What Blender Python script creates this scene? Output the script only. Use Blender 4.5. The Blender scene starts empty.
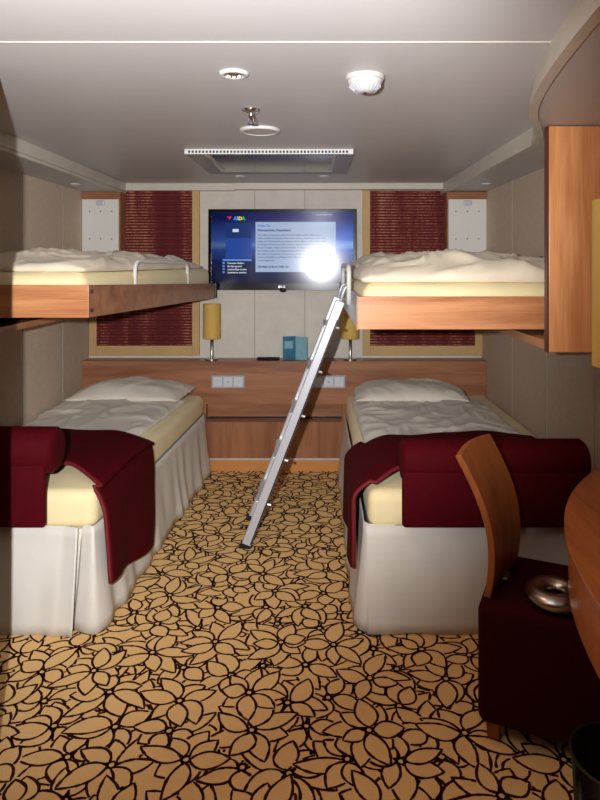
import bpy, bmesh, math, random
from mathutils import Vector, Matrix, noise
import numpy as np
random.seed(7)
PI = math.pi
sc = bpy.context.scene
COL = sc.collection

# ------------------------------------------------------------ camera
cam = bpy.data.cameras.new('camera'); camo = bpy.data.objects.new('camera', cam); COL.objects.link(camo)
camo.location = (0, 0, 1.57); camo.rotation_euler = (PI/2, 0, 0)
cam.sensor_fit = 'HORIZONTAL'; cam.sensor_width = 36; cam.lens = 634/600*36
cam.shift_x = -15/600; cam.shift_y = -138/600; cam.clip_start = .02
sc.camera = camo
# ------------------------------------------------------------ world, lights, exposure
w = bpy.data.worlds.new('world'); sc.world = w; w.use_nodes = True
w.node_tree.nodes['Background'].inputs[0].default_value = (1, .85, .65, 1)
w.node_tree.nodes['Background'].inputs[1].default_value = .03
sc.view_settings.view_transform = 'Standard'; sc.view_settings.look = 'None'
sc.view_settings.gamma = 1; sc.view_settings.use_curve_mapping = False
sc.view_settings.exposure = 0.0

def light(name, kind, loc, energy, color, size=.05, target=None, spot=None, blend=1.0):
    l = bpy.data.lights.new(name, kind); o = bpy.data.objects.new(name, l); COL.objects.link(o)
    o.location = loc; l.energy = energy; l.color = color
    if kind == 'AREA': l.size = size
    else: l.shadow_soft_size = size
    if spot: l.spot_size = math.radians(spot); l.spot_blend = blend
    if target is not None:
        o.rotation_euler = (Vector(target)-Vector(loc)).to_track_quat('-Z', 'Y').to_euler()
    return o
# flash beside the lens
light('flash', 'SPOT', (-.17, 0.0, 1.62), 400, (.98, .975, 1), .018, (-.17-1.15, 4.0, 1.62+.48), 97, .62)
# unseen warm fill added near the entrance, lifts the ambient and ceiling
light('entrance_fill', 'POINT', (-.5, .5, 1.95), 2.6, (1, .62, .34), .06)
light('cabin_fill', 'SPOT', (-.253, 1.979, 2.13), 12, (1, .40, .08), .03, (.35, 2.0, 0), 100, 1.0)  # added warm fill at the unlit ceiling spotlight, tints the right floor orange

# ------------------------------------------------------------ materials
def lin(c):
    f = lambda v: (v/255)/12.92 if v/255 <= .04045 else (((v/255)+.055)/1.055)**2.4
    return (f(c[0]), f(c[1]), f(c[2]), 1)
def newmat(name):
    m = bpy.data.materials.new(name); m.use_nodes = True
    return m, m.node_tree, m.node_tree.nodes['Principled BSDF']
def nd(nt, t, **kw):
    n = nt.nodes.new(t)
    for k, v in kw.items(): setattr(n, k, v)
    return n
def mapping(nt, scale):
    tc = nd(nt, 'ShaderNodeTexCoord'); mp = nd(nt, 'ShaderNodeMapping')
    nt.links.new(tc.outputs['Object'], mp.inputs[0]); mp.inputs['Scale'].default_value = scale
    return mp.outputs[0]
def ramp(nt, fac, stops):
    r = nd(nt, 'ShaderNodeValToRGB'); e = r.color_ramp.elements
    while len(e) < len(stops): e.new(.5)
    for i, (p, c) in enumerate(stops): e[i].position = p; e[i].color = c
    nt.links.new(fac, r.inputs[0]); return r.outputs[0]
def noisetex(nt, vec, scale, detail=4, rough=.5, dist=0):
    n = nd(nt, 'ShaderNodeTexNoise'); nt.links.new(vec, n.inputs['Vector'])
    n.inputs['Scale'].default_value = scale; n.inputs['Detail'].default_value = detail
    n.inputs['Roughness'].default_value = rough; n.inputs['Distortion'].default_value = dist
    return n.outputs[0]
def bump(nt, b, h, strength, dist=.01):
    n = nd(nt, 'ShaderNodeBump'); n.inputs['Strength'].default_value = strength
    n.inputs['Distance'].default_value = dist
    nt.links.new(h, n.inputs['Height']); nt.links.new(n.outputs[0], b.inputs['Normal'])

def plain(name, col, rough=.6, metal=0, var=.06, scale=8, bmp=0, bscale=300, spec=.5, sheen=0):
    m, nt, b = newmat(name); c = lin(col)
    vec = mapping(nt, (1, 1, 1))
    f = noisetex(nt, vec, scale, 3)
    lo = tuple(x*(1-var) for x in c[:3])+(1,); hi = tuple(min(1, x*(1+var)) for x in c[:3])+(1,)
    nt.links.new(ramp(nt, f, [(.3, lo), (.7, hi)]), b.inputs['Base Color'])
    b.inputs['Roughness'].default_value = rough; b.inputs['Metallic'].default_value = metal
    b.inputs['Specular IOR Level'].default_value = spec
    if sheen: b.inputs['Sheen Weight'].default_value = sheen
    if bmp: bump(nt, b, noisetex(nt, vec, bscale, 2), bmp, .002)
    return m
def wood(name, dark, light_, axis, rough=.32):
    m, nt, b = newmat(name)
    s = [14, 14, 14]; s[axis] = 1.1
    vec = mapping(nt, s)
    n1 = noisetex(nt, vec, 1.0, 6, .6, .8)
    s2 = [160, 160, 160]; s2[axis] = 5
    n2 = noisetex(nt, mapping(nt, s2), 1.0, 3)
    s3 = [3, 3, 3]; s3[axis] = .9
    n3 = noisetex(nt, mapping(nt, s3), 1.0, 2, .5, 1.5)
    a = nd(nt, 'ShaderNodeMath', operation='MULTIPLY_ADD'); nt.links.new(n2, a.inputs[0]); a.inputs[1].default_value = .3
    nt.links.new(n1, a.inputs[2])
    a2 = nd(nt, 'ShaderNodeMath', operation='MULTIPLY_ADD'); nt.links.new(n3, a2.inputs[0]); a2.inputs[1].default_value = .6
    nt.links.new(a.outputs[0], a2.inputs[2])
    a3 = nd(nt, 'ShaderNodeMath', operation='MULTIPLY'); nt.links.new(a2.outputs[0], a3.inputs[0]); a3.inputs[1].default_value = .6
    nt.links.new(ramp(nt, a3.outputs[0], [(.44, lin(dark)), (.66, lin(light_))]), b.inputs['Base Color'])
    b.inputs['Roughness'].default_value = rough
    return m
WD, WL = (166, 100, 58), (214, 150, 102)
M = {}
M['wood_x'] = wood('wood_grain_across', WD, WL, 0)
M['wood_y'] = wood('wood_grain_along', WD, WL, 1)
M['wood_z'] = wood('wood_grain_upright', WD, WL, 2)
M['head_x'] = wood('headboard_wood', (134, 86, 58), (172, 118, 82), 0)
M['head_z'] = wood('headboard_wood_upright', (130, 82, 54), (170, 114, 78), 2)
M['desk'] = wood('desk_wood', (150, 84, 42), (196, 120, 66), 1, .3)
M['ply'] = wood('chair_plywood', (128, 68, 30), (170, 98, 48), 2, .4)  # darkened tone stands in for shade where the flash misses the chair
M['plinth'] = plain('plinth_orange_wood', (206, 140, 74), .5)
M['tan'] = plain('tan_frame_wood', (200, 164, 108), .6)
M['ceiling'] = plain('ceiling_grey_laminate', (198, 195, 193), .45, var=.015, scale=1.5)
M['ceiltrim'] = plain('ceiling_cream_trim', (205, 197, 182), .4)
M['white'] = plain('white_plastic', (222, 222, 218), .4)
M['detector'] = plain('detector_plastic', (190, 188, 184), .5, spec=.2)
M['whitemetal'] = plain('white_lacquered_metal', (225, 223, 216), .4, var=.02)
M['walls'] = plain('side_wall_textile', (208, 189, 166), .75, var=.05, scale=40, bmp=.15)
M['wallb'] = plain('back_wall_panel', (214, 207, 194), .6, var=.05, scale=12, bmp=.05)
M['wallnear'] = plain('entrance_wall', (84, 46, 18), .7)
M['seam'] = plain('grey_joint', (170, 162, 150), .6)
M['alu'] = plain('brushed_aluminium', (206, 208, 213), .38, .3, var=.03)
M['steel'] = plain('brushed_steel', (190, 188, 182), .28, 1.0)
M['chrome'] = plain('chrome', (220, 220, 220), .12, 1.0)
M['black'] = plain('black_plastic', (12, 12, 13), .18, spec=.3)
M['darkmetal'] = plain('dark_hardware', (40, 38, 36), .4, .4)
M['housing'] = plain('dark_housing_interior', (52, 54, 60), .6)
M['sheet'] = plain('pale_yellow_sheet', (244, 228, 176), .8, var=.03, bmp=.1, sheen=.1)
M['duvet'] = plain('cream_duvet_cotton', (236, 222, 196), .8, var=.03, bmp=.1, sheen=.1)
M['duvetlow'] = plain('pale_duvet_cotton', (226, 218, 200), .8, var=.03, bmp=.1, sheen=.1)
M['skirt'] = plain('off_white_bed_skirt', (224, 219, 208), .8, var=.03, bmp=.1)
M['maroon'] = plain('maroon_fabric', (74, 0, 10), .8, var=.12, scale=30, bmp=.2, spec=.12)
M['maroond'] = plain('maroon_upholstery', (52, 2, 10), .9, var=.12, scale=200, bmp=.3, spec=.12)
M['piping'] = plain('maroon_hem', (104, 4, 18), .75)
M['shade'] = plain('mustard_lamp_shade', (214, 176, 88), .7, var=.03)
M['switch'] = plain('socket_light_grey', (215, 218, 224), .3)
M['switchf'] = plain('socket_frame_silver', (176, 180, 188), .3)
M['glasspan'] = plain('grey_glass_panel', (120, 118, 124), .12, .3)
M['vent'] = plain('vent_black', (20, 20, 20), .6)
M['card_dark'] = plain('leaflet_teal', (54, 116, 140), .4, var=.3, scale=25)
M['card_light'] = plain('leaflet_pale_blue', (130, 178, 196), .4, var=.1, scale=25)
M['card_white'] = plain('leaflet_white', (220, 225, 228), .4)
M['carpet'] = plain('tan_carpet', (240, 197, 132), .95, var=.09, scale=300, bmp=.4, bscale=500, spec=.1)
M['carpetline'] = plain('dark_maroon_carpet_line', (58, 22, 22), .95, var=.2, scale=300, spec=.1)

def blind_mat():
    m, nt, b = newmat('woven_red_blind')
    vec = mapping(nt, (1, 1, 1)); sep = nd(nt, 'ShaderNodeSeparateXYZ'); nt.links.new(vec, sep.inputs[0])
    big = noisetex(nt, mapping(nt, (9, 1, .7)), 1, 2, .5, .5)
    fine = noisetex(nt, mapping(nt, (60, 1, 46)), 1.3, 2)
    s = nd(nt, 'ShaderNodeMath', operation='MULTIPLY'); nt.links.new(sep.outputs[2], s.inputs[0]); s.inputs[1].default_value = 46
    fr = nd(nt, 'ShaderNodeMath', operation='FRACT'); nt.links.new(s.outputs[0], fr.inputs[0])
    pp = nd(nt, 'ShaderNodeMath', operation='PINGPONG'); nt.links.new(fr.outputs[0], pp.inputs[0]); pp.inputs[1].default_value = .5
    a = nd(nt, 'ShaderNodeMath', operation='MULTIPLY_ADD'); nt.links.new(big, a.inputs[0]); a.inputs[1].default_value = .9; nt.links.new(pp.outputs[0], a.inputs[2])
    a2 = nd(nt, 'ShaderNodeMath', operation='MULTIPLY_ADD'); nt.links.new(fine, a2.inputs[0]); a2.inputs[1].default_value = .5; nt.links.new(a.outputs[0], a2.inputs[2])
    nt.links.new(ramp(nt, a2.outputs[0], [(.0, lin((60, 14, 20))), (.9, lin((112, 30, 34))), (1.09, lin((124, 44, 42))), (1.16, lin((190, 140, 100)))]), b.inputs['Base Color'])
    # ramp positions clamp at 1: rescale
    r = [n for n in nt.nodes if n.type == 'VALTORGB'][0]
    mul = nd(nt, 'ShaderNodeMath', operation='MULTIPLY'); mul.inputs[1].default_value = .645
    nt.links.new(a2.outputs[0], mul.inputs[0]); nt.links.new(mul.outputs[0], r.inputs[0])
    for e, p in zip(r.color_ramp.elements, (.25, .62, .73, .8)): e.position = p
    b.inputs['Roughness'].default_value = .7
    return m
M['blind'] = blind_mat()

# ------------------------------------------------------------ helpers
def wloc(o):
    v = Vector((0, 0, 0))
    while o: v += o.location; o = o.parent
    return v
def obj(name, bm, mat, parent=None, local=False, smooth=False, bevel=0, seg=2, subsurf=0):
    me = bpy.data.meshes.new(name)
    if parent is not None and not local:
        bmesh.ops.translate(bm, verts=bm.verts, vec=-wloc(parent))
    bmesh.ops.recalc_face_normals(bm, faces=bm.faces)
    bm.to_mesh(me); bm.free()
    for m in (mat if isinstance(mat, (list, tuple)) else [mat]): me.materials.append(m)
    if smooth: me.polygons.foreach_set('use_smooth', [True]*len(me.polygons))
    o = bpy.data.objects.new(name, me); COL.objects.link(o)
    if parent is not None: o.parent = parent
    if bevel:
        b = o.modifiers.new('bevel', 'BEVEL'); b.width = bevel; b.segments = seg; b.limit_method = 'ANGLE'; b.angle_limit = .6
    if subsurf:
        s = o.modifiers.new('subsurf', 'SUBSURF'); s.levels = s.render_levels = subsurf
    return o
def tag(o, label, cat, group=None):
    o['label'] = label; o['category'] = cat
    if group: o['group'] = group
    return o
def thing(name, loc, label, cat, group=None, rotz=0):
    o = bpy.data.objects.new(name, None); COL.objects.link(o)
    o.location = loc; o.rotation_euler = (0, 0, rotz); o.empty_display_size = .05
    return tag(o, label, cat, group)
def struct(name, bm, mat, **k):
    o = obj(name, bm, mat, **k); o['kind'] = 'structure'; return o
def dup(root, loc, label, group=None):
    def rec(o, parent):
        c = o.copy(); COL.objects.link(c)
        if parent: c.parent = parent
        for ch in list(o.children): rec(ch, c)
        return c
    kids = list(root.children)
    r = root.copy(); COL.objects.link(r); r.location = loc
    for ch in kids: rec(ch, r)
    r['label'] = label
    if group: r['group'] = group
    return r
def box(bm, x0, x1, y0, y1, z0, z1, mi=0):
    vs = [bm.verts.new((x, y, z)) for x in (x0, x1) for y in (y0, y1) for z in (z0, z1)]
    for f in ((0, 1, 3, 2), (4, 6, 7, 5), (0, 4, 5, 1), (2, 3, 7, 6), (0, 2, 6, 4), (1, 5, 7, 3)):
        fc = bm.faces.new([vs[i] for i in f]); fc.material_index = mi
    return bm
def B(*a): return box(bmesh.new(), *a)
def prism(bm, pts, z0, z1):
    lo = [bm.verts.new((p[0], p[1], z0)) for p in pts]; hi = [bm.verts.new((p[0], p[1], z1)) for p in pts]
    n = len(pts)
    bm.faces.new(lo[::-1]); bm.faces.new(hi)
    for i in range(n): bm.faces.new((lo[i], lo[(i+1) % n], hi[(i+1) % n], hi[i]))
    return bm
def hexa(bm, c):   # 8 corners: bottom 4 (ccw) then top 4
    v = [bm.verts.new(p) for p in c]
    for f in ((3, 2, 1, 0), (4, 5, 6, 7), (0, 1, 5, 4), (1, 2, 6, 5), (2, 3, 7, 6), (3, 0, 4, 7)): bm.faces.new([v[i] for i in f])
    return bm
def lathe(bm, prof, c=(0, 0, 0), n=40, closed=False):
    rings = []
    for r, z in prof:
        if r < 1e-6: rings.append([bm.verts.new((c[0], c[1], c[2]+z))])
        else: rings.append([bm.verts.new((c[0]+r*math.cos(2*PI*i/n), c[1]+r*math.sin(2*PI*i/n), c[2]+z)) for i in range(n)])
    pairs = list(zip(rings, rings[1:])) + ([(rings[-1], rings[0])] if closed else [])
    for a, b in pairs:
        for i in range(n):
            j = (i+1) % n
            if len(a) == 1 and len(b) == 1: continue
            if len(a) == 1: bm.faces.new((a[0], b[i], b[j]))
            elif len(b) == 1: bm.faces.new((a[i], a[j], b[0]))
            else: bm.faces.new((a[i], a[j], b[j], b[i]))
    return bm
def tube(bm, pts, r, n=12, cap=True):
    pts = [Vector(p) for p in pts]; rings = []
    up = Vector((0, 0, 1)); t0 = (pts[1]-pts[0]).normalized()
    nrm = t0.cross(up) if abs(t0.z) < .9 else t0.cross(Vector((1, 0, 0))); nrm.normalize()
    for i, p in enumerate(pts):
        t = (pts[min(i+1, len(pts)-1)]-pts[max(i-1, 0)]).normalized()
        nrm = (nrm - t*nrm.dot(t)).normalized(); bn = t.cross(nrm)
        rings.append([bm.verts.new(p+(nrm*math.cos(2*PI*k/n)+bn*math.sin(2*PI*k/n))*r) for k in range(n)])
    for a, b in zip(rings, rings[1:]):
        for k in range(n): bm.faces.new((a[k], a[(k+1) % n], b[(k+1) % n], b[k]))
    if cap: bm.faces.new(rings[0][::-1]); bm.faces.new(rings[-1])
    return bm
def arch(p0, p1, h, r, n=6):   # inverted U between two feet
    p0 = Vector(p0); p1 = Vector(p1); d = (p1-p0).normalized(); up = Vector((0, 0, 1))
    pts = [p0]
    for k in range(n+1):
        a = PI/2*k/n; pts.append(p0+up*(h-r)+up*r*math.sin(a)+d*r*(1-math.cos(a)))
    q = p1+up*(h-r) + Vector((0, 0, 0))
    for k in range(n+1):
        a = PI/2*(1-k/n); pts.append(p1+up*(h-r)+up*r*math.sin(a)-d*r*(1-math.cos(a)))
    pts.append(p1); return pts
def grid(bm, nu, nv, f, flip=False):
    V = [[bm.verts.new(f(i/nu, j/nv)) for j in range(nv+1)] for i in range(nu+1)]
    for i in range(nu):
        for j in range(nv): bm.faces.new((V[i][j], V[i+1][j], V[i+1][j+1], V[i][j+1]))
    return V
def fbm(x, y, z=0, o=3):
    return noise.fractal(Vector((x, y, z)), 1.0, 2.0, o)
def ridged(x, y, s):
    v = noise.noise(Vector((x, y, s)))
    return 1-abs(v)*2
def puff(quad, zb, h, seed, nu=60, nv=80, wr=.012, pw=2.2, edge=.012, lump=None, taper=.5):
    """closed padded shape on a quad (4 xy corners), bottom at zb"""
    bm = bmesh.new(); q = [Vector((*p, 0)) for p in quad]
    def prof(t):
        return max(0.0, 1-abs(2*t-1)**(pw*2.2))**taper
    def xy(u, v):
        p = (q[0]*(1-u)+q[1]*u)*(1-v)+(q[3]*(1-u)+q[2]*u)*v
        # slightly wavy outline
        e = .02*noise.noise(Vector((u*5, v*5, seed)))
        return Vector((p.x+e*math.sin(v*7+seed), p.y+e, 0))
    top = {}; bot = {}
    for i in range(nu+1):
        for j in range(nv+1):
            u, v = i/nu, j/nv; p = xy(u, v); a = prof(u)*prof(v)
            wx = fbm(p.x*2, p.y*2, seed+5, 2)*1.2
            r1 = max(0, ridged(p.x*2.2+wx, p.y*3.4+wx, seed))**3
            r2 = max(0, ridged(p.x*4.5-wx*2, p.y*3+wx, seed+3))**4
            n = wr*(fbm(p.x*2, p.y*2, seed, 2)*1.0+.9*r1+.5*r2-.4)
            z = zb+edge*.5+(h-edge*.5)*a + n*a**.5
            if lump: z += lump(p.x, p.y)*a
            top[i, j] = bm.verts.new((p.x, p.y, max(z, zb+.001*(1 if a > 0 else 1))))
            if 0 < i < nu and 0 < j < nv: bot[i, j] = bm.verts.new((p.x, p.y, zb))
            else: bot[i, j] = top[i, j]
    for i in range(nu):
        for j in range(nv):
            bm.faces.new((top[i, j], top[i+1, j], top[i+1, j+1], top[i, j+1]))
            vs = []
            for k in ((i, j), (i, j+1), (i+1, j+1), (i+1, j)):
                if bot[k] not in vs: vs.append(bot[k])
            try: bm.faces.new(vs)
            except ValueError: pass
    return bm
def text(s, size, font_mat, parent, name, x, z, yoff, bold=0, align='LEFT'):
    """text lying in the local XZ plane of the parent"""
    c = bpy.data.curves.new(name, 'FONT'); c.body = s; c.size = size; c.align_x = align; c.resolution_u = 2
    if bold: c.offset = bold
    t = bpy.data.objects.new('tmp', c); COL.objects.link(t)
    dg = bpy.context.evaluated_depsgraph_get(); dg.update()
    me = bpy.data.meshes.new_from_object(t.evaluated_get(dg)); bpy.data.objects.remove(t)
    bm = bmesh.new(); bm.from_mesh(me); bpy.data.meshes.remove(me)
    for v in bm.verts: v.co = Vector((v.co.x+x, yoff, v.co.y+z))
    me = bpy.data.meshes.new(name); bm.to_mesh(me); bm.free(); me.materials.append(font_mat)
    o = bpy.data.objects.new(name, me); COL.objects.link(o); o.parent = parent
    return o

# ============================================================ SETTING
FL = .03   # floor level
XL, XR, YB, YF, ZC, ZS = -1.71, 1.26, 4.80, -.9, 2.16, 2.085
# ---- carpet: floor slab with leaf outlines woven on it
def carpet():
    rnd = random.Random(11)
    petals = []
    sp = .172
    centres = []
    y = .9; row = 0
    while y < 4.9:
        x = -1.9 + (row % 2)*sp/2
        while x < 1.4:
            centres.append((x+rnd.uniform(-.05, .05), y+rnd.uniform(-.045, .045))); x += sp
        y += sp*.86; row += 1
    rnd.shuffle(centres)
    polys = []
    for cx, cy in centres:
        n = rnd.choice((7, 8, 8, 9)); a0 = rnd.uniform(0, 6.28)
        order = list(range(n)); rnd.shuffle(order)
        for k in order:
            a = a0+2*PI*k/n+rnd.uniform(-.16, .16); L = rnd.uniform(.085, .16); W = rnd.uniform(.44, .62)*.064
            bend = rnd.uniform(-.5, .5); pts = []
            r0 = .013
            ns = 13
            for side in (1, -1):
                rng = range(ns+1) if side == 1 else range(ns-1, 0, -1)
                for i in rng:
                    t = i/ns
                    wd = W*(math.sin(PI*t**.85)**.85)*(1 if t < .55 else 1)
                    aa = a+bend*t
                    px = cx+math.cos(a)*r0+math.cos(aa)*L*t - math.sin(aa)*wd*side
                    py = cy+math.sin(a)*r0+math.sin(aa)*L*t + math.cos(aa)*wd*side
                    pts.append((px, py))
            polys.append(pts)
        c = [(cx+.0125*math.cos(2*PI*i/9), cy+.0125*math.sin(2*PI*i/9)) for i in range(9)]
        polys.append(c)
    P = [np.array(p) for p in polys]
    cen = np.array([p.mean(0) for p in P]); rad = np.array([np.abs(p-c).max()*1.42 for p, c in zip(P, cen)])
    def inside(poly, pts):
        x, y = pts[:, 0], pts[:, 1]; r = np.zeros(len(pts), bool); j = len(poly)-1
        for i in range(len(poly)):
            xi, yi = poly[i]; xj, yj = poly[j]
            c = ((yi > y) != (yj > y)) & (x < (xj-xi)*(y-yi)/((yj-yi)+1e-12)+xi)
            r ^= c; j = i
        return r
    bm = box(bmesh.new(), XL-.1, XR+.3, YF-.1, YB+.1, -.06, FL)
    for i, p in enumerate(P):
        # densify
        q = []
        for a, b in zip(p, np.roll(p, -1, 0)):
            d = np.hypot(*(b-a)); m = max(1, int(d/.007))
            for k in range(m): q.append(a+(b-a)*k/m)
        q = np.array(q)
        hid = np.zeros(len(q), bool)
        nb = np.where(np.hypot(*(cen-cen[i]).T) < rad+rad[i])[0]
        for j in nb:
            if j > i: hid |= inside(P[j], q)
        hid |= (q[:, 0] < XL) | (q[:, 0] > XR) | (q[:, 1] > YB)
        n = len(q); t = np.roll(q, -1, 0)-np.roll(q, 1, 0); t /= np.hypot(*t.T)[:, None]+1e-9
        nn = np.stack([-t[:, 1], t[:, 0]], 1)
        hw = np.array([.0045+.0026*noise.noise(Vector((a*60, b*60, 0))) for a, b in q])
        L = q+nn*hw[:, None]; R = q-nn*hw[:, None]
        for k in range(n):
            k2 = (k+1) % n
            if hid[k] or hid[k2]: continue
            f = bm.faces.new([bm.verts.new((*v, FL+.0006)) for v in (R[k], R[k2], L[k2], L[k])])
            f.material_index = 1
    me = bpy.data.meshes.new('floor')
    bm.to_mesh(me); bm.free(); me.materials.append(M['carpet']); me.materials.append(M['carpetline'])
    o = bpy.data.objects.new('floor', me); COL.objects.link(o); o['kind'] = 'structure'
carpet()

struct('ceiling', B(XL-.1, XR+.3, YF-.1, YB+.1, ZC, ZC+.06), M['ceiling'])
struct('ceiling_soffit_left', B(XL-.05, -1.44, YF, YB, ZS, ZC+.01), M['ceiling'])
curve = [(.97, 2.78), (.93, 2.60), (.86, 2.42), (.79, 2.26), (.735, 2.10), (.69, 1.92), (.655, 1.74), (.625, 1.55), (.60, 1.36), (.58, 1.15), (.565, .9), (.56, .5), (.56, -.9)]
def smooth_curve(c, n=5):
    out = []
    for i in range(len(c)-1):
        p0 = Vector(c[max(i-1, 0)]); p1 = Vector(c[i]); p2 = Vector(c[i+1]); p3 = Vector(c[min(i+2, len(c)-1)])
        for k in range(n):
            t = k/n; out.append(tuple(.5*((2*p1)+(p2-p0)*t+(2*p0-5*p1+4*p2-p3)*t*t+(3*p1-p0-3*p2+p3)*t**3)))
    out.append(c[-1]); return out
sc_c = smooth_curve(curve)
struct('ceiling_soffit_right', prism(bmesh.new(), [(.97, YB)]+sc_c+[(XR+.1, -.9), (XR+.1, YB)], ZS+.004, ZC+.01), M['ceiling'])
# trims: cream profile along soffit edges
bm = bmesh.new(); box(bm, -1.445, -1.412, YF, YB, ZS+.012, ZC); box(bm, -1.455, -1.425, YF, YB, ZS-.004, ZS+.014); struct('trim_1', bm, M['ceiltrim'], bevel=.004)
def offset(c, d):
    o = []
    for i, p in enumerate(c):
        a = Vector(c[max(i-1, 0)]); b = Vector(c[min(i+1, len(c)-1)]); t = (b-a).normalized(); o.append((p[0]+t.y*d, p[1]-t.x*d))
    return o
full = [(.97, YB)]+sc_c
bm = bmesh.new()
inn = offset(full, .016); o2 = offset(full, -.006)
prism(bm, inn+full[::-1], ZS+.02, ZC)
prism(bm, offset(full, .024)+o2[::-1], ZS-.006, ZS+.020)
struct('trim_2', bm, M['ceiltrim'])
bm = bmesh.new(); box(bm, -1.42, -.60, YB-.06, YB, 2.105, ZC); box(bm, -.60, .96, YB-.075, YB, 2.112, ZC); struct('trim_3', bm, M['ceiltrim'], bevel=.003)
struct('trim_4', B(-1.42, .68, 1.697, 1.704, ZC-.002, ZC), M['ceiltrim'])
# walls
struct('wall_left', B(XL-.08, XL, YF, YB, 0, ZC), M['walls'])
struct('wall_right', B(XR, XR+.08, YF, YB, 0, ZC), M['walls'])
struct('wall_back', B(XL-.08, XR+.08, YB, YB+.08, 0, ZC), M['wallb'])
struct('wall_front', B(XL-.08, XR+.08, YF-.08, YF, 0, ZC), M['wallnear'])
struct('wall_entrance', B(XL, -.955, YF, 1.90, 0, ZC), M['wallnear'])
for i, y in enumerate((4.05, 3.45, 2.85)):
    struct('trim_%d' % (5+i), B(XR-.003, XR, y, y+.008, 0, ZS), M['seam'])
for i, y in enumerate((4.3, 3.7, 3.1)):
    struct('trim_%d' % (8+i), B(XL, XL+.003, y, y+.008, 0, ZS), M['seam'])
for i, x in enumerate((-.46, -.08)):
    struct('trim_%d' % (11+i), B(x, x+.006, YB-.003, YB, .84, 2.11), M['seam'])
# windows: frame + woven blind as its part
def window(n, x0, x1):
    bm = bmesh.new(); z0, z1, t, y0, y1 = .865, 2.11, .055, YB-.03, YB
    box(bm, x0-t, x0, y0, y1, z0, z1); box(bm, x1, x1+t, y0, y1, z0, z1)
    box(bm, x0, x1, y0, y1, z0, z0+.075)
    f = struct('window_%d' % n, bm, M['tan'], bevel=.003)
    # blind: shallow horizontally corrugated sheet
    bm = bmesh.new(); nz = 60*4
    def fn(u, v):
        z = .94+v*(2.108-.94)
        return (x0+u*(x1-x0), YB-.018+.004*math.sin(z*2*PI*46/1.0), z)
    grid(bm, 2, nz, fn)
    b = obj('roller_blind', bm, M['blind'], f)
window(1, -1.645, -.925)
window(2, .415, 1.205)

# ============================================================ FURNITURE
# ---- headboard with shelf
hb = thing('headboard', (-.24, 4.73, 0), 'long cherry wood headboard with narrow shelf top across the back wall', 'headboard')
HX0, HX1, MX0, MX1 = XL+.003, XR-.003, -.80, .20
obj('shelf_top', B(HX0, HX1, 4.63, YB-.001, .825, .845), M['head_x'], hb, bevel=.002)
obj('front_panel', B(HX0, HX1, 4.645, 4.70, .53, .825), M['head_x'], hb)
obj('side_panel', B(HX0, MX0, 4.655, 4.70, FL, .53), M['head_z'], hb); obj('side_panel', B(MX1, HX1, 4.655, 4.70, FL, .53), M['head_z'], hb)
obj('recess_panel', B(MX0, MX1, 4.72, 4.74, .42, .53), M['head_x'], hb)
obj('ledge', B(MX0, MX1, 4.66, 4.74, .395, .415), plain('dark_ledge_edge', (96, 62, 44), .4), hb)
obj('lower_panel', B(MX0, MX1, 4.67, 4.70, .125, .395), M['head_z'], hb)
obj('aluminium_strip', B(MX0, MX1, 4.664, 4.672, .112, .125), M['alu'], hb)
obj('plinth', B(MX0, MX1, 4.668, 4.70, FL+.001, .112), M['plinth'], hb)

# ---- sockets
def socket(x0, label):
    t = thing('wall_socket', (x0+.121, 4.642, .648), label, 'socket', 'socket panels on the headboard')
    obj('socket_frame', B(x0, x0+.242, 4.634, 4.6445, .648, .74), M['switchf'], t, bevel=.003)
    for k in range(3):
        a = x0+.012+k*.0755
        bm = B(a, a+.067, 4.6285, 4.634, .659, .729)
        ins = obj('socket_insert', bm, M['switch'], t, bevel=.002)
        if k == 1:
            obj('button', B(a+.026, a+.041, 4.6265, 4.6285, .688, .700), M['switchf'], ins)
    return t
s1 = socket(-.757, 'white triple wall socket on the headboard below the left shelf lamp')
dup(s1, (.10, 4.642, .648), 'white triple wall socket on the headboard, half behind the leaning ladder')

# ---- shelf lamps
def shelf_lamp(x, label):
    t = thing('table_lamp', (x, 4.715, .846), label, 'lamp', 'lamps on the headboard shelf')
    obj('base', lathe(bmesh.new(), [(0, 0), (.05, 0), (.05, .008), (.012, .012), (0, .012)], (x, 4.715, .846)), M['steel'], t, smooth=False)
    obj('pole', lathe(bmesh.new(), [(.011, .01), (.011, .20), (0, .2)], (x, 4.715, .846), 16), M['steel'], t, smooth=True)
    obj('lamp_shade', lathe(bmesh.new(), [(.064, .155), (.066, .157), (.066, .412), (.063, .414), (.063, .157)], (x, 4.715, .846), 40, True), M['shade'], t, smooth=False, bevel=0)
    return t
l1 = shelf_lamp(-.768, 'small mustard cylinder lamp on the shelf left of the television')
dup(l1, (.262, 4.715, .846), 'small mustard cylinder lamp on the shelf, partly hidden behind the ladder top')
# ---- remote
t = thing('remote_control', (-.345, 4.70, .8455), 'black remote control lying on the headboard shelf', 'remote control')
bm = B(-.432, -.262, 4.685, 4.725, .8455, .864); obj('body', bm, M['black'], t, bevel=.006)
bm = bmesh.new()
for i in range(9):
    for j in range(2): box(bm, -.42+i*.016, -.411+i*.016, 4.692+j*.014, 4.70+j*.014, .864, .8655)
obj('keypad', bm, M['darkmetal'], t)
t.rotation_euler.z = 0
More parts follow.
